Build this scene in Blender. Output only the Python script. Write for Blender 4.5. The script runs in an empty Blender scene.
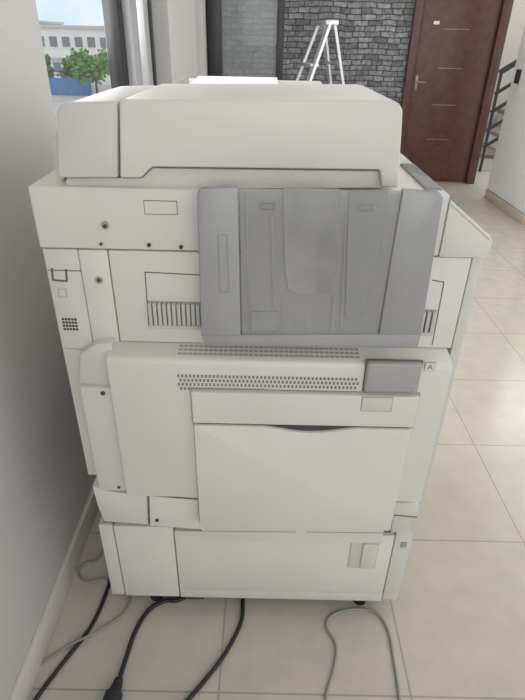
import bpy, bmesh, math, random
from mathutils import Vector, Matrix
random.seed(4)
sc = bpy.context.scene
COL = sc.collection
R = math.radians
# ------------------------------------------------------------------ camera
F = 526.0
CAMROT = Matrix.Rotation(R(90-30.6), 3, 'X') @ Matrix.Rotation(R(1.2), 3, 'Z')
CAMLOC = Vector((0, 0, 1.2))
cd = bpy.data.cameras.new('camera'); cam = bpy.data.objects.new('camera', cd); COL.objects.link(cam)
cd.sensor_fit = 'VERTICAL'; cd.sensor_height = 24; cd.lens = 24*F/700; cd.clip_start = .02; cd.clip_end = 400
cam.matrix_world = Matrix.Translation(CAMLOC) @ CAMROT.to_4x4()
sc.camera = cam
sc.view_settings.view_transform = 'Standard'

def ray(x, y): return CAMROT @ Vector(((x-262.5)/F, (350-y)/F, -1))
def P(x, y, Y):                      # point of the plane Y = const measured in the photograph
    d = ray(x, y); t = Y/d.y
    return (d.x*t, 1.2+d.z*t)
def PP(pts, Y): return [P(x, y, Y) for x, y in pts]
def G(x, y, z=0):                    # point of the floor
    d = ray(x, y); t = (z-1.2)/d.z
    return Vector((d.x*t, d.y*t, z))
def Q(tl, tr, br, bl, Y):            # upright rectangle X0,X1,Z0,Z1
    a, b, c, d = PP((tl, tr, br, bl), Y)
    return ((a[0]+d[0])/2, (b[0]+c[0])/2, (c[1]+d[1])/2, (a[1]+b[1])/2)

# ------------------------------------------------------------------ materials
def mat(name, col, rough=.5, var=.06, scale=6, bump=0, bscale=80, metal=0, trans=0, spec=.5):
    m = bpy.data.materials.new(name); m.use_nodes = True
    nt = m.node_tree; N = nt.nodes; L = nt.links
    b = N['Principled BSDF']; out = N['Material Output']
    geo = N.new('ShaderNodeNewGeometry')
    n = N.new('ShaderNodeTexNoise'); n.inputs['Scale'].default_value = scale; n.inputs['Detail'].default_value = 4
    L.new(geo.outputs['Position'], n.inputs['Vector'])
    r = N.new('ShaderNodeValToRGB')
    r.color_ramp.elements[0].position = .3; r.color_ramp.elements[1].position = .7
    r.color_ramp.elements[0].color = (*[c*(1-var) for c in col], 1)
    r.color_ramp.elements[1].color = (*[min(1, c*(1+var)) for c in col], 1)
    L.new(n.outputs['Fac'], r.inputs['Fac']); L.new(r.outputs['Color'], b.inputs['Base Color'])
    b.inputs['Roughness'].default_value = rough; b.inputs['Metallic'].default_value = metal
    b.inputs['Specular IOR Level'].default_value = spec
    if bump:
        n2 = N.new('ShaderNodeTexNoise'); n2.inputs['Scale'].default_value = bscale; n2.inputs['Detail'].default_value = 3
        L.new(geo.outputs['Position'], n2.inputs['Vector'])
        bp = N.new('ShaderNodeBump'); bp.inputs['Strength'].default_value = bump; bp.inputs['Distance'].default_value = .005
        L.new(n2.outputs['Fac'], bp.inputs['Height']); L.new(bp.outputs['Normal'], b.inputs['Normal'])
    if trans:
        tr = N.new('ShaderNodeBsdfTransparent'); tr.inputs['Color'].default_value = (.92, .92, .92, 1)
        mx = N.new('ShaderNodeMixShader'); mx.inputs[0].default_value = trans
        L.new(b.outputs[0], mx.inputs[1]); L.new(tr.outputs[0], mx.inputs[2]); L.new(mx.outputs[0], out.inputs['Surface'])
    return m
def brickmat(name, c1, c2, cm, bw, rh, mortar, offset, shift, rough, axes='XY', bump=.0, var=.25, nscale=3, wob=0):
    m = bpy.data.materials.new(name); m.use_nodes = True
    nt = m.node_tree; N = nt.nodes; L = nt.links; b = N['Principled BSDF']
    geo = N.new('ShaderNodeNewGeometry'); sp = N.new('ShaderNodeSeparateXYZ'); cb = N.new('ShaderNodeCombineXYZ')
    if wob:
        nw = N.new('ShaderNodeTexNoise'); nw.inputs['Scale'].default_value = 6; nw.inputs['Detail'].default_value = 3
        L.new(geo.outputs['Position'], nw.inputs['Vector'])
        vm = N.new('ShaderNodeVectorMath'); vm.operation = 'SCALE'; vm.inputs['Scale'].default_value = wob; L.new(nw.outputs['Color'], vm.inputs[0])
        va = N.new('ShaderNodeVectorMath'); va.operation = 'ADD'; L.new(geo.outputs['Position'], va.inputs[0]); L.new(vm.outputs[0], va.inputs[1])
        L.new(va.outputs[0], sp.inputs[0])
    else: L.new(geo.outputs['Position'], sp.inputs[0])
    for i, a in enumerate(axes):
        s = N.new('ShaderNodeMath'); s.operation = 'SUBTRACT'; s.inputs[1].default_value = shift[i]
        L.new(sp.outputs[a], s.inputs[0]); L.new(s.outputs[0], cb.inputs[i])
    br = N.new('ShaderNodeTexBrick'); br.offset = offset; br.squash = 1
    if wob: br.squash = .72; br.squash_frequency = 3; br.offset_frequency = 2
    br.inputs['Scale'].default_value = 1; br.inputs['Brick Width'].default_value = bw; br.inputs['Row Height'].default_value = rh
    br.inputs['Mortar Size'].default_value = mortar; br.inputs['Mortar Smooth'].default_value = .1; br.inputs['Bias'].default_value = 0
    br.inputs['Color1'].default_value = (*c1, 1); br.inputs['Color2'].default_value = (*c2, 1); br.inputs['Mortar'].default_value = (*cm, 1)
    L.new(cb.outputs[0], br.inputs['Vector'])
    n = N.new('ShaderNodeTexNoise'); n.inputs['Scale'].default_value = nscale; n.inputs['Detail'].default_value = 6
    L.new(geo.outputs['Position'], n.inputs['Vector'])
    r = N.new('ShaderNodeValToRGB'); r.color_ramp.elements[0].position = .3; r.color_ramp.elements[1].position = .7
    r.color_ramp.elements[0].color = (1-var,)*3+(1,); r.color_ramp.elements[1].color = (1, 1, 1, 1)
    L.new(n.outputs['Fac'], r.inputs['Fac'])
    mx = N.new('ShaderNodeMix'); mx.data_type = 'RGBA'; mx.blend_type = 'MULTIPLY'; mx.inputs[0].default_value = 1
    L.new(br.outputs['Color'], mx.inputs[6]); L.new(r.outputs['Color'], mx.inputs[7]); L.new(mx.outputs[2], b.inputs['Base Color'])
    b.inputs['Roughness'].default_value = rough
    if bump:
        bp = N.new('ShaderNodeBump'); bp.inputs['Strength'].default_value = bump; bp.inputs['Distance'].default_value = .01
        bw_ = N.new('ShaderNodeRGBToBW'); L.new(mx.outputs[2], bw_.inputs[0])
        L.new(bw_.outputs[0], bp.inputs['Height']); L.new(bp.outputs['Normal'], b.inputs['Normal'])
    return m
M = dict(
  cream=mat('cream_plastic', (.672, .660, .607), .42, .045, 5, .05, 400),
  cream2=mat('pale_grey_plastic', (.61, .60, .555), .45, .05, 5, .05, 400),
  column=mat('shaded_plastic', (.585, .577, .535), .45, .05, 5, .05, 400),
  chassis=mat('dark_gap', (.06, .057, .052), .8, .1),
  seam=mat('seam_shadow', (.13, .125, .112), .8, .1),
  vent=mat('vent_shadow', (.19, .185, .17), .8, .1),
  softseam=mat('soft_seam', (.34, .335, .305), .7, .06),
  hole=mat('vent_dark', (.06, .058, .055), .8, .1),
  grey=mat('grey_plastic', (.325, .325, .325), .24, .07, 6, .06, 300),
  grey2=mat('handle_grey', (.36, .355, .345), .4, .06),
  smoke=mat('smoky_plastic', (.45, .45, .44), .14, .08, 9, 0, 80, trans=.55),
  clear=mat('clear_pocket', (.46, .458, .445), .14, .16, 16, 0, 80, trans=.5),
  lip=mat('clear_lip', (.40, .40, .395), .16, .06, 9, 0, 80, trans=.25),
  rib=mat('rib_grey', (.53, .525, .50), .5, .05),
  black=mat('black_rubber', (.016, .016, .018), .5, .15),
  cable_grey=mat('grey_cable', (.27, .275, .27), .5, .08),
  screen=mat('dark_screen', (.05, .055, .06), .15, .05),
  key=mat('key_grey', (.25, .25, .255), .4, .05),
  paper=mat('paper', (.85, .85, .85), .7, .02),
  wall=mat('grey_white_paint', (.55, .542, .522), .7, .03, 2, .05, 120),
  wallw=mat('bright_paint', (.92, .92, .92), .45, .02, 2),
  ceil=mat('ceiling_paint', (.85, .845, .82), .8, .01),
  base=mat('skirting_tile', (.64, .61, .56), .4, .06, 8),
  base2=mat('skirting_tile_beige', (.58, .51, .41), .4, .06, 8),
  frame=mat('black_aluminium', (.022, .022, .025), .35, .1),
  wframe=mat('grey_aluminium', (.42, .42, .425), .4, .06),
  alu=mat('aluminium', (.74, .75, .76), .35, .04, 8, 0, 80, .6),
  door=mat('dark_wood', (.10, .045, .033), .35, .22, 14),
  steel=mat('brushed_steel', (.30, .27, .25), .4, .03, 8, 0, 80, 1),
  step=mat('stone_step', (.17, .14, .12), .5, .1),
  cream_wall=mat('stair_wall', (.6, .57, .5), .8, .03),
  bwhite=mat('render_white', (.88, .87, .85), .8, .03, .5), bglass=mat('far_glass', (.2, .24, .28), .2, .1),
  bgrey=mat('render_grey', (.6, .6, .59), .8, .05, .5),
  blue=mat('blue_sheet', (.08, .22, .5), .5, .08, 1), asphalt=mat('asphalt', (.45, .44, .42), .9, .1, .3),
  leaf=mat('leaf_green', (.13, .29, .06), .7, .4, 2), leaf2=mat('leaf_dark', (.08, .18, .05), .7, .4, 2), bark=mat('bark', (.15, .1, .06), .9, .2),
)
M['glass'] = mat('window_glass', (.9, .93, .95), .03, .01, trans=.96)
M['glass2'] = mat('door_glass', (.42, .45, .47), .03, .01, trans=.66)
M['floor'] = brickmat('floor_tiles', (.545, .495, .43), (.53, .48, .415), (.36, .325, .28), .41, .41, .0023, 0, (.742-4.1, 1.002-4.1), .2, var=.11, nscale=14)
M['stone'] = brickmat('slate_cladding', (.45, .455, .465), (.20, .205, .215), (.085, .085, .09), .125, .043, .004, .5, (0, 0), .85, 'XZ', .7, .6, 30, .04)

# ------------------------------------------------------------------ mesh helpers
ORG = {}
def merge(bm, t):
    me = bpy.data.meshes.new('tmp'); t.to_mesh(me); t.free(); bm.from_mesh(me); bpy.data.meshes.remove(me)
def bevel(t, bev, seg):
    bmesh.ops.recalc_face_normals(t, faces=t.faces)
    if bev > 0: bmesh.ops.bevel(t, geom=list(t.edges), offset=bev, segments=seg, profile=.5, affect='EDGES', clamp_overlap=True)
def prism(bm, pts, y0, y1, bev=.0025, seg=2):        # XZ outline pushed along Y
    t = bmesh.new()
    a = [t.verts.new((x, y0, z)) for x, z in pts]; b = [t.verts.new((x, y1, z)) for x, z in pts]
    t.faces.new(a); t.faces.new(b[::-1]); n = len(pts)
    for i in range(n): t.faces.new((a[i], b[i], b[(i+1) % n], a[(i+1) % n]))
    bevel(t, bev, seg); merge(bm, t); return bm
def prismx(bm, pts, x0, x1, bev=.0025, seg=2):       # YZ outline pushed along X
    t = bmesh.new()
    a = [t.verts.new((x0, y, z)) for y, z in pts]; b = [t.verts.new((x1, y, z)) for y, z in pts]
    t.faces.new(a); t.faces.new(b[::-1]); n = len(pts)
    for i in range(n): t.faces.new((a[i], b[i], b[(i+1) % n], a[(i+1) % n]))
    bevel(t, bev, seg); merge(bm, t); return bm
def box(bm, x0, x1, y0, y1, z0, z1, bev=.002, seg=2):
    return prism(bm, [(x0, z0), (x1, z0), (x1, z1), (x0, z1)], y0, y1, bev, seg)
def rbox(bm, r, y0, y1, bev=.002, seg=2): return box(bm, r[0], r[1], y0, y1, r[2], r[3], bev, seg)
def disc(bm, x, z, y, r, d=.002, n=16):
    return prism(bm, [(x+r*math.cos(2*math.pi*i/n), z+r*math.sin(2*math.pi*i/n)) for i in range(n)], y-d, y+.002, 0)
def cyl(bm, a, b, r, n=16, r2=None):
    a = Vector(a); b = Vector(b); d = (b-a); L = d.length
    mt = Matrix.Translation((a+b)/2) @ d.to_track_quat('Z', 'Y').to_matrix().to_4x4()
    t = bmesh.new(); bmesh.ops.create_cone(t, cap_ends=True, segments=n, radius1=r, radius2=r if r2 is None else r2, depth=L, matrix=mt)
    merge(bm, t); return bm
def bar(bm, a, b, w, h, bev=.002):
    a = Vector(a); b = Vector(b); d = b-a; L = d.length
    mt = Matrix.Translation((a+b)/2) @ d.to_track_quat('Z', 'Y').to_matrix().to_4x4()
    t = bmesh.new(); bmesh.ops.create_cube(t, size=1, matrix=mt @ Matrix.Diagonal((w, h, L, 1))); bevel(t, bev, 1); merge(bm, t); return bm
def tube(bm, pts, r, n=10, sub=8):
    pts = [Vector(p) for p in pts]; q = [pts[0]*2-pts[1]]+pts+[pts[-1]*2-pts[-2]]; path = []
    for i in range(1, len(q)-2):
        p0, p1, p2, p3 = q[i-1:i+3]
        for k in range(sub):
            s = k/sub
            path.append(.5*((2*p1)+(p2-p0)*s+(2*p0-5*p1+4*p2-p3)*s*s+(3*p1-p0-3*p2+p3)*s**3))
    path.append(pts[-1]); rings = []; t = bmesh.new()
    for i, p in enumerate(path):
        d = (path[min(i+1, len(path)-1)]-path[max(i-1, 0)]).normalized()
        u = d.cross(Vector((0, 0, 1)))
        u = u.normalized() if u.length > 1e-4 else Vector((1, 0, 0))
        w = u.cross(d)
        rings.append([t.verts.new(p+r*(math.cos(2*math.pi*k/n)*u+math.sin(2*math.pi*k/n)*w)) for k in range(n)])
    for a, b in zip(rings, rings[1:]):
        for k in range(n): t.faces.new((a[k], a[(k+1) % n], b[(k+1) % n], b[k]))
    t.faces.new(rings[0][::-1]); t.faces.new(rings[-1]); bmesh.ops.recalc_face_normals(t, faces=t.faces); merge(bm, t); return bm
def seg_quad(x0, z0, x1, z1, w):
    dx, dz = x1-x0, z1-z0; l = math.hypot(dx, dz); nx, nz = -dz/l*w/2, dx/l*w/2
    return [(x0+nx, z0+nz), (x1+nx, z1+nz), (x1-nx, z1-nz), (x0-nx, z0-nz)]
def strip(bm, pts, Y, w=.0012, d=.0006, closed=False):   # thin panel joint lying on the plane Y
    ps = list(pts)+([pts[0]] if closed else [])
    for (x0, z0), (x1, z1) in zip(ps, ps[1:]): prism(bm, seg_quad(x0, z0, x1, z1, w), Y-d, Y+.001, 0)
    return bm
def B(): return bmesh.new()
def obj(name, bm, m, parent=None, label=None):
    me = bpy.data.meshes.new(name)
    if parent is not None: org = ORG[parent.name]
    else:
        xs = [v.co for v in bm.verts]
        lo = Vector([min(c[i] for c in xs) for i in range(3)]); hi = Vector([max(c[i] for c in xs) for i in range(3)])
        org = Vector(((lo.x+hi.x)/2, (lo.y+hi.y)/2, lo.z))
    bmesh.ops.translate(bm, verts=bm.verts, vec=-org)
    bm.to_mesh(me); bm.free(); me.materials.append(M[m])
    me.polygons.foreach_set('use_smooth', [True]*len(me.polygons)); me.set_sharp_from_angle(angle=R(38))
    o = bpy.data.objects.new(name, me); COL.objects.link(o)
    if parent is not None: o.parent = parent
    else: o.location = org
    ORG[o.name] = org
    if label: o['label'] = label
    return o
def tag(o, label, cat, group=None):
    o['label'] = label; o['category'] = cat
    if group: o['group'] = group
    return o
def thing(name, label, cat, loc, group=None):
    o = bpy.data.objects.new(name, None); COL.objects.link(o); o.location = loc; o.empty_display_size = .1
    ORG[o.name] = Vector(loc); return tag(o, label, cat, group)
def struct(name, bm, m, parent=None):
    o = obj(name, bm, m, parent)
    if parent is None: o['kind'] = 'structure'
    return o
def structe(name, loc):
    o = bpy.data.objects.new(name, None); COL.objects.link(o); o.location = loc; ORG[o.name] = Vector(loc); o['kind'] = 'structure'; return o
def textbm(s, x, z, Y, size):
    cu = bpy.data.curves.new('t', 'FONT'); cu.body = s; cu.size = size; cu.align_x = 'CENTER'; cu.align_y = 'CENTER'; cu.extrude = .0003
    o = bpy.data.objects.new('t', cu); COL.objects.link(o)
    me = bpy.data.meshes.new_from_object(o.evaluated_get(bpy.context.evaluated_depsgraph_get()))
    bm = B(); bm.from_mesh(me); bpy.data.objects.remove(o); bpy.data.curves.remove(cu); bpy.data.meshes.remove(me)
    bmesh.ops.transform(bm, matrix=Matrix.Translation((x, Y, z)) @ Matrix.Rotation(R(90), 4, 'X'), verts=bm.verts)
    return bm

# ------------------------------------------------------------------ room shell
H = 2.8; WX = -.485; SZ = .88; RX = 2.06; RY = 4.85
struct('floor', box(B(), -.7, 4.6, -3, 8, -.12, 0, 0), 'floor')
w = B()
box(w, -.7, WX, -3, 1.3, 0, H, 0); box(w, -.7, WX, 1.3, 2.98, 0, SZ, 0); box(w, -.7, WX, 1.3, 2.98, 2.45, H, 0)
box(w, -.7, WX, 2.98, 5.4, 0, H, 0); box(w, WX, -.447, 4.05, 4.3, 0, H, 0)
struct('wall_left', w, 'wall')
w = B(); box(w, -.7, 1.24, 5.4, 5.55, 0, H, 0); box(w, 1.24, 2.06, 5.4, 5.55, 2.12, H, 0); struct('wall_back', w, 'stone')
w = B(); box(w, RX, 2.2, 4.0, RY, 0, H, 0); struct('wall_right', w, 'wallw')
w = B(); box(w, 2.06, 4.6, 7.2, 7.3, 0, H+.6, 0); box(w, 4.5, 4.6, 4.8, 7.2, 0, H+.6, 0); struct('wall_stairwell', w, 'cream_wall')
struct('ceiling', box(B(), -.7, 2.2, -3, 5.55, H, H+.1, 0), 'ceil')
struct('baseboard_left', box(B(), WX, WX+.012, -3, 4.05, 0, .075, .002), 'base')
w = B()
for yy in (-3, -1.25, .5, 2.25, 3.94): box(w, 2.06, 2.12, yy, yy+.06, 0, H, .003)
box(w, 2.06, 2.12, -3, 4.0, 0, .08, .003); struct('window_2', w, 'frame')
# left window
wn = structe('window_1', (-.64, 2.14, SZ))
f = B()
for y0, y1 in ((1.3, 1.34), (2.46, 2.56), (2.90, 2.98)): box(f, -.66, -.60, y0, y1, SZ, 2.45, .004)
box(f, -.66, -.60, 1.3, 2.98, SZ, SZ+.045, .004); box(f, -.66, -.60, 1.3, 2.98, 2.39, 2.45, .004)
struct('window_frame', f, 'frame', wn)
f = B(); box(f, -.60, -.565, 2.53, 2.66, SZ+.05, 2.39, .004); box(f, -.60, -.565, 2.80, 2.90, SZ+.05, 2.39, .004); box(f, -.60, -.565, 2.66, 2.80, SZ+.05, SZ+.12, .004); box(f, -.60, -.565, 2.66, 2.8, 2.32, 2.39, .004)
struct('window_sash', f, 'wframe', wn)
struct('window_gasket', box(B(), -.612, -.558, 2.90, 2.96, SZ+.05, 2.39, .003), 'frame', wn)
struct('pane', box(B(), -.633, -.627, 1.34, 2.9, SZ+.045, 2.39, 0), 'glass', wn)
struct('window_sill', box(B(), -.6, -.465, 1.3, 2.98, SZ-.015, SZ+.005, .003), 'wallw', wn)
# black glazed leaf in front of the slate wall
gd = structe('door_2', (-.16, 4.36, 0))
f = B()
box(f, -.445, -.335, 4.34, 4.38, 0, 2.2, .004); box(f, .055, .105, 4.34, 4.38, 0, 2.2, .004); box(f, -.335, .055, 4.34, 4.38, 0, .1, .004); box(f, -.335, .055, 4.34, 4.38, 2.1, 2.2, .004)
struct('door_frame', f, 'frame', gd)
struct('pane', box(B(), -.335, .055, 4.357, 4.363, .1, 2.1, 0), 'glass2', gd)
f = B(); cyl(f, (.08, 4.30, .8), (.08, 4.34, .8), .01); bar(f, (.08, 4.30, .805), (-.01, 4.30, .805), .016, .016); struct('door_handle', f, 'frame', gd)
# brown entrance door
dr = structe('door_1', (1.65, 5.4, 0))
f = B(); box(f, 1.24, 1.31, 5.34, 5.5, 0, 2.12, .004); box(f, 1.98, 2.06, 5.34, 5.5, 0, 2.12, .004); box(f, 1.31, 1.98, 5.34, 5.5, 2.05, 2.12, .004)
struct('door_frame', f, 'door', dr)
lf = struct('door_leaf', box(B(), 1.315, 1.975, 5.37, 5.43, .01, 2.045, .004), 'door', dr)
f = B()
for zz in (.4, .7, 1.0, 1.3, 1.6): box(f, 1.52, 1.74, 5.3688, 5.372, zz, zz+.005, 0)
struct('inlay', f, 'steel', dr)
f = B(); box(f, 1.335, 1.36, 5.363, 5.372, .82, .94, .003); cyl(f, (1.348, 5.33, .89), (1.348, 5.365, .89), .007); bar(f, (1.345, 5.33, .89), (1.42, 5.33, .89), .012, .011)
struct('door_handle', f, 'steel', dr)
tag(obj('door_sticker', box(B(), 1.42, 1.47, 5.3655, 5.368, 1.335, 1.36, 0), 'paper'), 'small white sticker stuck high on the brown door', 'sticker')
# stairs beyond the doorway
st = thing('staircase', 'dark stone staircase in the stairwell past the brown door', 'staircase', (2.9, 6.5, 0))
for k in range(8):
    x0 = 2.35+.26*k
    s = B(); box(s, x0, 4.48, 6.0, 7.15, .17*k+(.001 if k == 0 else 0), .17*(k+1)-.04, 0); obj('riser', s, 'cream2', st)
    s = B(); box(s, x0-.03, 4.48, 5.98, 7.15, .17*(k+1)-.04, .17*(k+1), .004); obj('tread', s, 'step', st)
rl = thing('stair_railing', 'black metal railing rising along the dark stone staircase', 'railing', (2.9, 5.93, 0))
for k in range(6):
    x0 = 2.32+.26*k; s = B(); bar(s, (x0, 5.94, 0), (x0, 5.94, .95+.17*k), .026, .026); obj('post', s, 'frame', rl)
for k, hh in enumerate((.25, .42, .59, .76, .95)):
    s = B(); bar(s, (2.30, 5.94, hh), (3.9, 5.94, hh+1.046), .03, .05 if k == 4 else .03); obj('rail', s, 'frame', rl)
# tall white unit at the right edge
CX = 1.99
cb = thing('tall_cabinet', 'tall smooth white cabinet with dark handle before the stairs at the right', 'cabinet', (2.03, 4.42, 0))
obj('body', box(B(), CX+.018, RX-.001, 4.02, RY, .07, 2.2, .003), 'wallw', cb)
dl = obj('door', box(B(), CX, CX+.017, 4.022, RY-.002, .075, 2.198, .008, 3), 'wallw', cb)
obj('handle', box(B(), CX-.03, CX, 4.69, 4.73, .93, 1.03, .006), 'black', dl)
obj('plinth', box(B(), CX-.004, RX-.001, 4.02, RY, 0, .069, .002), 'base2', cb)

# ------------------------------------------------------------------ outside the left window
GZ = -4.2
g = struct('ground', box(B(), -160, -.9, -20, 200, GZ-.1, GZ, 0), 'asphalt')
def building(x0, x1, y0, y1, z1, label, wallm, nwin, rows):
    b = thing('building', label, 'building', ((x0+x1)/2, (y0+y1)/2, GZ))
    obj('wall', box(B(), x0, x1, y0, y1, GZ, z1, 0), wallm, b)
    obj('roof_slab', box(B(), x0-.3, x1+.3, y0-.3, y1+.3, z1, z1+.3, 0), 'bgrey', b)
    wd = (x1-x0)/nwin
    for zr in rows:
        for i in range(nwin):
            fr = obj('window', box(B(), x0+wd*(i+.14), x0+wd*(i+.86), y0-.06, y0+.02, zr, zr+1.3, 0), 'bwhite', b)
            obj('pane', box(B(), x0+wd*(i+.2), x0+wd*(i+.8), y0-.09, y0-.05, zr+.1, zr+1.2, 0), 'bglass', fr)
    obj('ledge', box(B(), x0-.15, x1+.15, y0-.35, y0, -1.5, -1.25, 0), 'bgrey', b)
    return b
building(-30.5, -18.0, 75, 85, 1.9, 'long pale two storey building with rows of dark windows behind the trees', 'bwhite', 8, (-.2, -3.0))
building(-50, -33, 88, 98, 2.6, 'grey flat roofed building farther down the street at the window edge', 'bgrey', 6, (.3, -2.4))
fe = thing('fence', 'blue sheet metal fence along the street below the window', 'fence', (-21.5, 60, GZ))
for i in range(5):
    x = -23.6+1.1*i
    s = B(); box(s, x, x+1.04, 60, 60.06, GZ, GZ+1.6, 0); obj('sheet', s, 'blue', fe)
for i in range(6):
    x = -23.63+1.1*i; s = B(); box(s, x-.03, x+.03, 60.06, 60.14, GZ, GZ+1.7, 0); obj('post', s, 'bgrey', fe)
def tree(x, y, z0, h, rad, m, label):
    t = thing('tree', label, 'tree', (x, y, z0))
    obj('trunk', cyl(B(), (x, y, z0), (x, y, z0+h*.7), .14, 8, .06), 'bark', t)
    c = B(); cs = [(Vector((x, y, z0+h*.62))+Vector((random.uniform(-1, 1)*rad*.85, random.uniform(-1, 1)*rad*.6, random.uniform(-.5, .35)*h*.5)), rad*random.uniform(.3, .55)) for _ in range(13)]
    for cc, rr in cs:
        for _ in range(80):
            d = Vector((random.gauss(0, 1), random.gauss(0, 1), random.gauss(0, 1))).normalized()*rr*random.uniform(.5, 1.15)
            p = cc+d; a = Vector((random.gauss(0, 1), random.gauss(0, 1), random.gauss(0, 1))).normalized()*.2; b2 = a.orthogonal()*.7
            c.faces.new([c.verts.new(p+a), c.verts.new(p+b2), c.verts.new(p-a), c.verts.new(p-b2)])
    obj('crown', c, m, t)
tree(-17.0, 58, GZ, 4.6, 1.8, 'leaf', 'bright green street tree at the right end of the blue fence')
tree(-20.6, 66, GZ, 3.9, 1.6, 'leaf', 'low green tree in front of the pale building behind the fence')
tree(-24.6, 63, GZ, 3.8, 1.5, 'leaf2', 'dark green tree by the left end of the blue fence')
tree(-22.6, 69, GZ, 3.3, 1.5, 'leaf2', 'dark low tree between the fence and the building middle')

# ------------------------------------------------------------------ stepladder
lx, ly, lz = .42, 4.6, 1.31
ld = thing('stepladder', 'folding aluminium stepladder standing open before the slate wall', 'ladder', (lx, ly, 0))
for s in (-1, 1):
    yy = ly+.12*s
    obj('front_rail', bar(B(), (lx-.015, yy, lz), (lx-.50, ly+.22*s, 0.0), .045, .022), 'alu', ld)
    obj('rear_rail', bar(B(), (lx+.025, yy, lz), (lx+.34, ly+.22*s, 0.0), .03, .02), 'alu', ld)
for k in range(1, 5):
    t = k/5.0; x = lx-.015-.485*t; z = lz*(1-t); hw = .12+.10*t
    obj('step', box(B(), x-.035, x+.03, ly-hw, ly+hw, z-.02, z, .003), 'alu', ld)
    x = lx+.025+.315*t; obj('brace', bar(B(), (x, ly-hw, z), (x, ly+hw, z), .016, .016), 'alu', ld)
obj('top_cap', box(B(), lx-.05, lx+.05, ly-.14, ly+.14, lz-.015, lz+.015, .005), 'alu', ld)
ld.rotation_euler = (0, 0, R(14))

# ------------------------------------------------------------------ photocopier
pc = thing('photocopier', 'large cream office photocopier with grey folded side tray, standing on the tiles', 'photocopier', (0, 1.08, 0))
def part(name, bm, m, parent=None, label=None): return obj(name, bm, m, parent or pc, label)
def holes(name, pts, Y, r, m, d=.002):
    for x, y in pts: part(name, disc(B(), *P(x, y, Y), Y, r, d), m)
YC, YD, YB, YS, YA, YT = .785, .735, .775, .773, .775, .732
BK = 1.40
# --- cabinet with paper drawers
c = B(); box(c, -.342, .332, YC+.008, BK, .05, .285, .004)
part('cabinet_frame', c, 'chassis')
part('corner_panel', rbox(B(), (-.350, -.3185, .042, .284), YC+.002, BK, .003), 'cream2')
part('cabinet_panel', rbox(B(), (-.3160, -.187, .042, .284), YC, YC+.02, .0015), 'cream')
dp = part('cabinet_door', rbox(B(), (-.1842, .2970, .073, .274), YC-.002, YC+.02, .0015), 'cream')
hr = Q((349, 540), (377, 541), (376, 567), (350, 566), YC)
s = B(); rbox(s, (hr[0]-.001, hr[1]+.001, hr[2]-.001, hr[3]+.001), YC-.0028, YC, .0005); part('recess_edge', s, 'softseam', dp)
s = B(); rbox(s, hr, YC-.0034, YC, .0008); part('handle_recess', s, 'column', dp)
s = B(); box(s, hr[0]+.026, hr[1]-.002, YC-.009, YC, hr[2]+.003, hr[3]-.003, .002); part('handle', s, 'cream2', dp)
part('bottom_rail', box(B(), -.1842, .2985, YC, YC+.02, .040, .0700, .0015), 'cream2')
part('corner_panel', rbox(B(), (.3005, .338, .042, .284), YC+.002, BK, .003), 'cream2')
s = B(); box(s, .315, .328, YC-.0005, YC+.004, .235, .25, .0005); part('lock_plate', s, 'softseam')
s = B(); box(s, -.34, .33, YC+.01, BK, .275, .292, .001); part('cabinet_top', s, 'seam')
for x in (-.295, .285):
    for y in (.86, 1.33):
        k = part('caster', cyl(B(), (x-.014, y, .026), (x+.014, y, .026), .026, 18), 'black')
        s = B(); box(s, x-.02, x+.02, y-.018, y+.018, .045, .06, .002); part('caster_fork', s, 'key', k)
for x in (-.25, .255): part('levelling_foot', cyl(B(), (x, YC+.03, 0), (x, YC+.03, .05), .016, 16, .012), 'black')
s = B(); prism(s, PP(((182, 596), (204, 597), (204, 601), (188, 601)), YC), YC+.004, YC+.03, .001); part('cord_clip', s, 'chassis')
# --- transition band between cabinet and engine
ch = B(); box(ch, -.335, .305, YB+.018, BK, .29, .92, .003); part('engine_frame', ch, 'chassis')
part('rear_foot_cover', prism(B(), PP(((92, 486), (110, 492), (147, 496), (148, 525), (104, 522), (97, 505)), YD+.015), YD+.015, BK-.1, .003), 'cream2')
part('foot_cover', prism(B(), PP(((149, 495), (202, 498), (204, 530), (150, 526)), YD+.008), YD+.008, YB+.05, .002), 'cream')
holes('screw_hole', ((157, 520),), YD+.008, .004, 'hole')
s = B(); strip(s, PP(((133, 494), (198, 499)), YD+.008), YD+.0075, .0025); part('foot_seam', s, 'seam')
part('front_foot_cover', prism(B(), PP(((394, 502), (419, 505), (418, 517), (412, 518), (411, 532), (391, 533)), YD+.01), YD+.01, BK-.1, .002), 'cream2')
s = B(); strip(s, PP(((394, 515), (417, 517)), YD+.01), YD+.0095, .002); part('foot_seam', s, 'seam')
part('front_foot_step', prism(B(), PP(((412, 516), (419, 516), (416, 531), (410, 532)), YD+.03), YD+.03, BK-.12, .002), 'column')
s = B(); rbox(s, (-.118, .258, .295, .44), YD+.0095, YB+.02, .002); part('lower_cover', s, 'cream')
s = B(); strip(s, PP(((203, 531), (296, 532)), YD+.0095), YD+.0095, .002); part('lower_seam', s, 'softseam')
s = B(); strip(s, PP(((306, 532), (390, 533)), YD+.0095), YD+.0095, .002); part('lower_seam', s, 'softseam')
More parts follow.
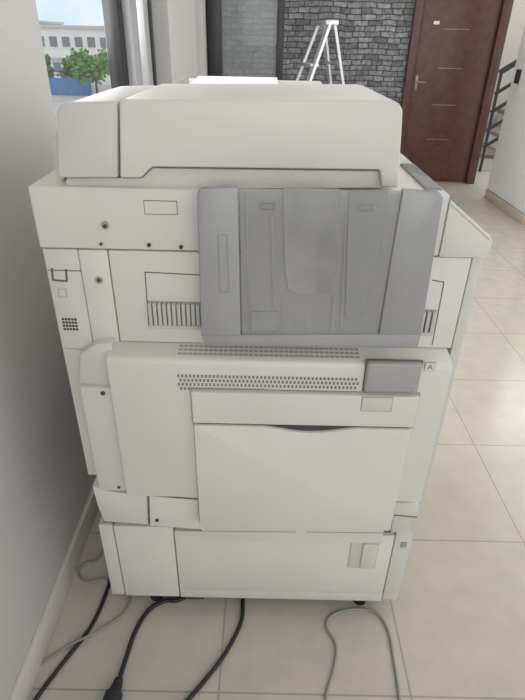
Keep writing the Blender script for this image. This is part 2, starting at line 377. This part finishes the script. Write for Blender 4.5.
# --- cover door with vents and bypass tray
def ledge(y): return .745+(y-YD-.012)*(.007/.028)
dd = part('side_door', prismx(B(), [(YD, .428), (YD, .734), (YD+.003, .7415), (YD+.010, .745), (YB, .752), (YB+.016, .752), (YB+.016, .428)], -.258, .315, .002), 'cream')
s = B()
gx0, gz1 = P(177, 372, YD); gx1, _ = P(359, 380, YD)
NC, NR = 46, 4
for i in range(NC):
    for j in range(NR):
        if i > 21 and j == 3: continue
        cx = gx0+(gx1-gx0)*(i+.5+(.25 if j % 2 else -.25))/NC; cz = gz1-.003-(j+.5)*.0085
        box(s, cx-.0018, cx+.0018, YD-.0006, YD+.002, cz-.0027, cz+.0027, 0)
part('vent_grid', s, 'vent', dd)
s = B()
for i in range(36):
    for y_ in (YD+.013, YD+.022, YD+.031):
        cx = gx0+(gx1-gx0)*(i+.5)/36; y1 = y_+.004
        prismx(s, [(y_, ledge(y_)+.0008), (y1, ledge(y1)+.0008), (y1, ledge(y1)-.002), (y_, ledge(y_)-.002)], cx-.0034, cx+.0034, 0)
part('top_vent', s, 'softseam', dd)
hx = Q((365, 360), (420, 362), (418, 391), (365, 390), YD)
s = B(); box(s, hx[0]-.002, hx[1]+.002, YD-.0008, YD+.002, hx[2]-.002, hx[3]+.002, .0004); part('handle_recess', s, 'seam', dd)
s = B(); rbox(s, hx, YD-.010, YD+.01, .005, 3); part('door_handle', s, 'grey2', dd, 'grey release handle')
s = B(); box(s, hx[0]+.006, hx[1]-.006, YD-.0115, YD-.006, hx[2]+.004, hx[2]+.012, .002); part('handle_grip', s, 'grey', dd)
lx_, lz_ = P(430, 367, YD)
part('letter_plate', box(B(), lx_-.0088, lx_+.0088, YD-.0006, YD+.001, lz_-.0088, lz_+.0088, 0), 'softseam', dd)
s = B(); box(s, lx_-.0080, lx_+.0080, YD-.001, YD, lz_-.0080, lz_+.0080, 0); part('letter_plate', s, 'cream', dd)
part('letter', textbm('A', lx_, lz_, YD-.0012, .014), 'vent', dd)
r1 = Q((196, 391), (415, 397), (412, 431), (197, 421), YD-.008)
bx0, bx1 = -.117, .262
s = B(); box(s, bx0-.0045, bx1+.0075, YD-.0035, YD+.005, r1[2]-.004, r1[3]+.0025, .001); part('bypass_surround', s, 'softseam', dd)
part('bypass_upper', box(B(), bx0-.002, bx1+.005, YD-.011, YD+.01, r1[2]+.003, r1[3], .0025, 3), 'cream', dd)
rr = Q((361, 396), (393, 398), (392, 412), (361, 411), YD-.011)
s = B(); rbox(s, rr, YD-.0116, YD-.005, .0008); part('size_plate', s, 'softseam', dd)
s = B(); box(s, rr[0]+.0015, rr[1]-.0015, YD-.0122, YD-.005, rr[2]+.0015, rr[3]-.0015, .0008); part('size_plate', s, 'cream2', dd)
zt = r1[2]; zb = P(290, 529, YD-.014)[1]
xs = [bx0+(bx1-bx0)*i/40 for i in range(41)]
def dip(x):
    t = x/.17
    return .011*math.sin(math.pi*t)**1.5 if 0 < t < 1 else 0
top = [(x, zt-dip(x)) for x in xs]
bt = part('bypass_tray', prism(B(), [(bx0, zb), (bx1, zb)]+top[::-1], YD-.014, YD+.003, .0018, 2), 'cream', dd)
s = B(); box(s, bx0+.004, bx1-.004, YD-.0075, YD-.001, zt-.014, zt+.004, 0); part('grip_gap', s, 'chassis', dd)
s = B(); strip(s, [(bx0-.0018, zb), (bx0-.0018, zt)], YD, .002); part('tray_edge', s, 'softseam', dd)
s = B(); strip(s, [(bx1+.0018, zb), (bx1+.0018, zt)], YD, .002); part('tray_edge', s, 'softseam', dd)
# hinge column left of the door
part('hinge_cover', prism(B(), PP(((80, 354), (96, 344), (112, 343), (112, 386), (78, 384)), YD+.02), YD+.02, BK-.1, .003), 'cream2')
part('hinge_panel', rbox(B(), Q((80, 387), (112, 388), (128, 493), (98, 489), YD+.012), YD+.012, BK-.1, .003), 'cream2')
s = B(); strip(s, PP(((112.5, 360), (128, 493)), YD+.012), YD+.0115, .002); part('hinge_seam', s, 'seam')
holes('screw_hole', ((103, 393),), YD+.012, .004, 'hole'); holes('screw_hole', ((119, 487),), YD+.012, .003, 'hole')
# --- engine side panels above the door
xl = P(108, 255, YB)[0]; xr = .340; xc = P(86, 300, YB)[0]; xf = .3215
part('rear_cover', box(B(), -.345, xc-.001, YB+.002, BK, .44, .9145, .003), 'cream2')
holes('screw_hole', ((99, 280),), YB, .006, 'softseam'); holes('screw_hole', ((99, 280),), YB-.001, .003, 'hole')
s = B()
for i in range(5):
    for j in range(4):
        a = P(63+3.1*i+.6*j, 319+3.3*j+.1*i, YB+.002); box(s, a[0]-.0019, a[0]+.0019, YB+.0012, YB+.004, a[1]-.0019, a[1]+.0019, 0)
part('vent_grid', s, 'hole')
s = B(); strip(s, PP(((52, 268), (53, 280), (67, 281), (66, 269)), YB+.002), YB+.002, .003, .001); part('cover_latch', s, 'seam')
s = B(); strip(s, PP(((48, 270), (85, 271)), YB+.002), YB+.002, .0015); part('cover_seam', s, 'seam')
s = B(); strip(s, PP(((64, 348), (90, 350)), YB+.002), YB+.002, .0015); part('cover_seam', s, 'softseam')
s = B(); strip(s, PP(((58, 289), (66, 289), (67, 297), (59, 297)), YB+.002), YB+.002, .001, .0006, True); part('icon_mark', s, 'softseam')
part('rear_column', box(B(), xc, xl-.001, YB, BK, .735, .9145, .002), 'cream')
part('lower_rear_cover', box(B(), -.332, -.255, YB+.02, BK, .32, .45, .003), 'cream2')
part('side_panel', box(B(), xl+.001, xf-.001, YB, YB+.03, .753, .9145, .0015), 'cream')
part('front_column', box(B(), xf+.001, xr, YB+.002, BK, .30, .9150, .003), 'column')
s = B(); strip(s, PP(((201, 275), (145, 272), (149, 327)), YB), YB, .0015); part('panel_seam', s, 'seam')
s = B(); strip(s, PP(((432, 280), (444, 282), (432, 345)), YB), YB, .0015); part('panel_seam', s, 'seam')
for x0, x1, y0, y1 in ((149, 201, 301, 325), (413, 434, 309, 332)):
    q = Q((x0, y0), (x1, y0+1), (x1, y1+1), (x0, y1), YB)
    v = B(); rbox(v, q, YB-.002, YB+.002, 0); v = part('louvre', v, 'grey2')
    s = B(); n = 11 if x1-x0 > 30 else 4
    for k in range(n):
        cx = q[0]+(q[1]-q[0])*(k+.5)/n; box(s, cx-.0029, cx+.0029, YB-.010, YB, q[2]+.004, q[3]-.001, .001)
    part('fin', s, 'rib', v)
    s = B(); box(s, q[0], q[1], YB-.012, YB, q[2]+.000, q[2]+.005, .0005); part('fin_bar', s, 'rib', v)
# --- scanner
Z0, Z1 = .9168, 1.010
part('scanner_body', box(B(), -.346, .268, YS, BK, Z0, Z1, .003, 3), 'cream')
q = Q((143, 200), (177, 201), (178, 215), (145, 214), YS)
s = B(); rbox(s, q, YS-.0006, YS+.001, 0); part('plate_outline', s, 'seam')
s = B(); box(s, q[0]+.001, q[1]-.001, YS-.001, YS, q[2]+.001, q[3]-.001, 0); part('blank_plate', s, 'cream')
holes('screw_cap', ((105, 225),), YS, .006, 'softseam')
for x, y, r in ((105, 226, .003), (101, 244, .0022), (149, 245, .003), (181, 247, .003)): holes('screw_hole', ((x, y),), YS-.001, r, 'hole')
s = B(); strip(s, [P(198, 195, YS), P(199, 253, YS)], YS, .0015); part('scanner_seam', s, 'softseam')
A0 = (.270, 1.003); A1 = (.339, .951)
cp = part('control_console', prism(B(), [(.2685, 1.005), A0, A1, (.344, .943), (.3445, .932), (.3405, .9165), (.2685, .9165)], YS-.002, BK-.05, .0018, 2), 'cream')
s = B(); strip(s, [(.2705, .997), (.338, .946)], YS-.002, .001); part('console_seam', s, 'softseam', cp)
def slope(u, y): return Vector((A0[0]+u*(A1[0]-A0[0]), y, A0[1]+u*(A1[1]-A0[1])))
def slab(bm, u0, u1, y0, y1, h):
    n = Vector((A0[1]-A1[1], 0, A1[0]-A0[0])).normalized(); t = bmesh.new()
    lo = [slope(u, y)-n*.002 for u, y in ((u0, y0), (u1, y0), (u1, y1), (u0, y1))]; hi = [p+n*(h+.002) for p in lo]
    a = [t.verts.new(p) for p in lo]; b = [t.verts.new(p) for p in hi]; t.faces.new(a); t.faces.new(b)
    for i in range(4): t.faces.new((a[i], a[(i+1) % 4], b[(i+1) % 4], b[i]))
    bmesh.ops.recalc_face_normals(t, faces=t.faces); merge(bm, t); return bm
part('touch_screen', slab(B(), .15, .9, 1.0, 1.2, .002), 'screen', cp)
for i in range(4):
    for j in range(3): part('key', slab(B(), .2+.22*j, .34+.22*j, .86+.03*i, .878+.03*i, .003), 'key', cp)
part('console_rear', box(B(), .238, .264, .80, .98, 1.007, 1.014, .003), 'key')
# --- document feeder
fa = part('document_feeder', prism(B(), PP(((119, 103), (124, 99), (389, 100), (399, 103), (403, 110), (402, 130), (398, 188), (382, 187), (380, 170), (152, 167), (141, 178), (120, 178)), YA), YA, 1.06, .003, 3), 'cream')
part('feeder_hinge', prism(B(), PP(((58, 178), (56, 112), (61, 105), (72, 102), (117.3, 101), (117.6, 178)), YA+.002), YA+.002, 1.06, .003, 3), 'cream2')
part('hinge_bulge', prism(B(), PP(((50, 136), (53, 131), (62, 130), (64, 182), (56, 178)), YA+.03), YA+.03, 1.3, .004, 3), 'cream2')
part('platen_lid', prism(B(), PP(((66, 178), (142, 178), (152, 168), (379, 171), (381, 188), (66, 190)), YA+.012), YA+.012, BK-.02, .002), 'cream2')
part('feeder_base', box(B(), -.30, .205, 1.05, BK-.02, 1.03, 1.085, .006, 3), 'cream2')
it = part('input_tray', prismx(B(), [(1.04, 1.085), (1.06, 1.110), (1.34, 1.120), (1.38, 1.116), (1.38, 1.085)], -.19, .12, .003, 3), 'cream2')
part('paper_guide', prismx(B(), [(1.08, 1.105), (1.08, 1.124), (1.24, 1.129), (1.24, 1.105)], -.178, -.166, .002), 'grey2', it)
part('feeder_cap', prism(B(), PP(((119, 100.5), (128, 97.5), (262, 97.5), (384, 99), (384, 100.5)), YA+.05), YA+.05, 1.05, .002), 'cream')
tag(obj('paper_stack', prismx(B(), [(1.09, 1.1125), (1.09, 1.119), (1.32, 1.1265), (1.32, 1.1205)], -.155, .02, .0005), 'paper'), 'thin white paper stack lying in the document feeder input tray', 'paper')

# --- grey folded side tray
tp = part('side_tray', prism(B(), PP(((197, 192), (201, 189), (238, 187), (241, 336), (201, 338)), YT), YT, YT+.014, .003), 'grey', None, 'smoky grey folding catch tray')
part('tray_wing', prism(B(), PP(((403, 190), (440, 193), (444, 197), (438, 234), (421, 336), (379, 335), (391, 260)), YT), YT, YT+.014, .003), 'grey', tp)
part('tray_center', prism(B(), PP(((239.5, 189), (402, 191), (390, 262), (378, 334), (242, 335)), YT+.003), YT+.003, YT+.006, .0004, 1), 'smoke', tp)
part('tray_pocket', prism(B(), PP(((283, 188), (340, 189), (336, 270), (330, 291), (318, 296), (298, 295), (288, 289), (285, 270)), YT+.0005), YT+.0008, YT+.0028, .0006, 1), 'clear', tp)
part('tray_fold', prism(B(), PP(((349, 192), (388, 192), (379, 262), (362, 318), (345, 318)), YT+.0005), YT+.0008, YT+.0028, .0006, 1), 'smoke', tp)
part('tray_bottom_bar', prism(B(), PP(((201, 335), (421, 334), (418, 347), (205, 346)), YT), YT-.002, YT+.018, .003), 'lip', tp)
s = B(); strip(s, PP(((218, 235), (227, 235), (229, 292), (220, 292)), YT), YT, .001, .0006, True); part('grip_slot', s, 'key', tp)
part('tray_tab', prism(B(), PP(((251, 312), (278, 312), (278, 331), (251, 331)), YT+.0005), YT+.0005, YT+.0028, .0006, 1), 'smoke', tp)
for a, b in (((247, 192), (249, 330)), ((283, 297), (283, 331)), ((334, 297), (332, 331)), ((272, 215), (274, 308)), ((346, 215), (341, 330))):
    part('tray_rib', strip(B(), PP((a, b), YT+.003), YT+.003, .0026, .0018), 'clear', tp)
for x, y in ((268, 207), (366, 208)):
    s = B(); strip(s, PP(((x-7, y-3), (x+7, y-3), (x+7, y+3), (x-7, y+3)), YT+.0005), YT+.0007, .0008, .0006, True); part('icon_mark', s, 'key', tp)
for x in (215, 300, 395):
    a = P(x, 338, YT); part('tray_hinge', box(B(), a[0]-.012, a[0]+.012, YT+.012, YB+.005, a[1]-.006, a[1]+.006, .002), 'key', tp)

# ------------------------------------------------------------------ cables on the floor
def cable(name, pts, r, m, label, cat='cable'):
    v = []
    for p in pts:
        if len(p) == 4: v.append(Vector(p[:3]))
        else:
            z = r+.0005+(p[2] if len(p) > 2 else 0); v.append(G(p[0], p[1], z))
    return tag(obj(name, tube(B(), v, r), m), label, cat)
pw = thing('power_cord', 'black power cord with moulded plug lying left of center', 'cable', G(150, 640))
v = [Vector((-.06, 1.0, .006)), Vector((-.12, .86, .006))]+[G(*p, .006) for p in ((181, 599), (165, 601), (148, 611), (135, 632), (127, 655), (119, 680))]
obj('cord', tube(B(), v, .0052), 'black', pw)
s = B(); a = G(119, 679, .012); b = G(114, 694, .014); d = (b-a).normalized()
cyl(s, a, b, .009, 14, .014); cyl(s, b, b+d*.03, .019, 18); cyl(s, b+d*.03, b+d*.045, .021, 18)
obj('plug', s, 'black', pw)
cable('network_cable', ((.0, 1.05, .006, 0), (-.03, .87, .006, 0), (243, 600), (241, 622), (226, 652), (206, 679), (186, 702), (160, 730)), .0048, 'black', 'black cable running from under the cabinet centre toward the viewer')
cable('wall_cable', ((-.40, 1.2, .006, 0), (108, 545), (111, 572), (105, 596), (90, 628), (62, 664), (34, 702), (20, 730)), .0048, 'black', 'black cable along the wall beside the baseboard')
cable('thin_cable', ((-.42, 1.15, .004, 0), (101, 554), (86, 563), (78, 572), (86, 582), (104, 579), (116, 588)), .0028, 'cable_grey', 'thin grey cable curling in the gap between wall and cabinet')
cable('long_cable', ((-.323, .835, .0035, 0), (130, 600), (128, 606), (121, 616), (100, 630, .002), (86, 637, .0105), (70, 645, .002), (44, 662), (24, 684), (14, 710)), .0028, 'cable_grey', 'long grey cable crossing over the black one near the baseboard')
cable('looped_cable', ((333, 735), (326, 700), (334, 668), (336, 645), (326, 626), (334, 614), (356, 609), (376, 613), (388, 630), (394, 660), (400, 700), (404, 735)), .0032, 'cable_grey', 'grey cable looping on the tiles right of the cabinet front')

# ------------------------------------------------------------------ light
wd = bpy.data.worlds.new('sky'); sc.world = wd; wd.use_nodes = True
N = wd.node_tree.nodes; L = wd.node_tree.links
bg = N['Background']; tc = N.new('ShaderNodeTexCoord'); n = N.new('ShaderNodeTexNoise'); n.inputs['Scale'].default_value = 5; n.inputs['Detail'].default_value = 6
r = N.new('ShaderNodeValToRGB'); r.color_ramp.elements[0].position = .36; r.color_ramp.elements[1].position = .52
r.color_ramp.elements[0].color = (.68, .82, 1, 1); r.color_ramp.elements[1].color = (1, .99, .97, 1)
L.new(tc.outputs['Generated'], n.inputs['Vector']); L.new(n.outputs['Fac'], r.inputs['Fac']); L.new(r.outputs['Color'], bg.inputs['Color'])
bg.inputs['Strength'].default_value = 1.25
def area(name, loc, rot, sx, sy, e, col=(1, 1, 1)):
    l = bpy.data.lights.new(name, 'AREA'); l.shape = 'RECTANGLE'; l.size = sx; l.size_y = sy; l.energy = e; l.color = col
    o = bpy.data.objects.new(name, l); COL.objects.link(o); o.location = loc; o.rotation_euler = rot
area('daylight_shopfront', (.7, -2.9, 1.9), (R(90), 0, 0), 2.6, 1.6, 26, (1, .975, .94))
area('daylight_right', (2.3, 2.4, 1.8), (R(90), 0, R(90)), 2.2, 1.8, 22, (1, .985, .96))
area('daylight_window', (-.75, 2.1, 1.75), (R(90), 0, R(-90)), 1.5, 1.3, 38, (1, .995, .98))
area('overhead_fill', (.9, 4.3, 2.75), (0, 0, 0), 1.0, .5, 10, (1, .98, .95))  # unseen fill added to brighten the white cabinet and far end of the room
area('daylight_stairwell', (3.2, 6.2, 3.3), (0, 0, 0), 2, 1.6, 45, (1, .98, .95))
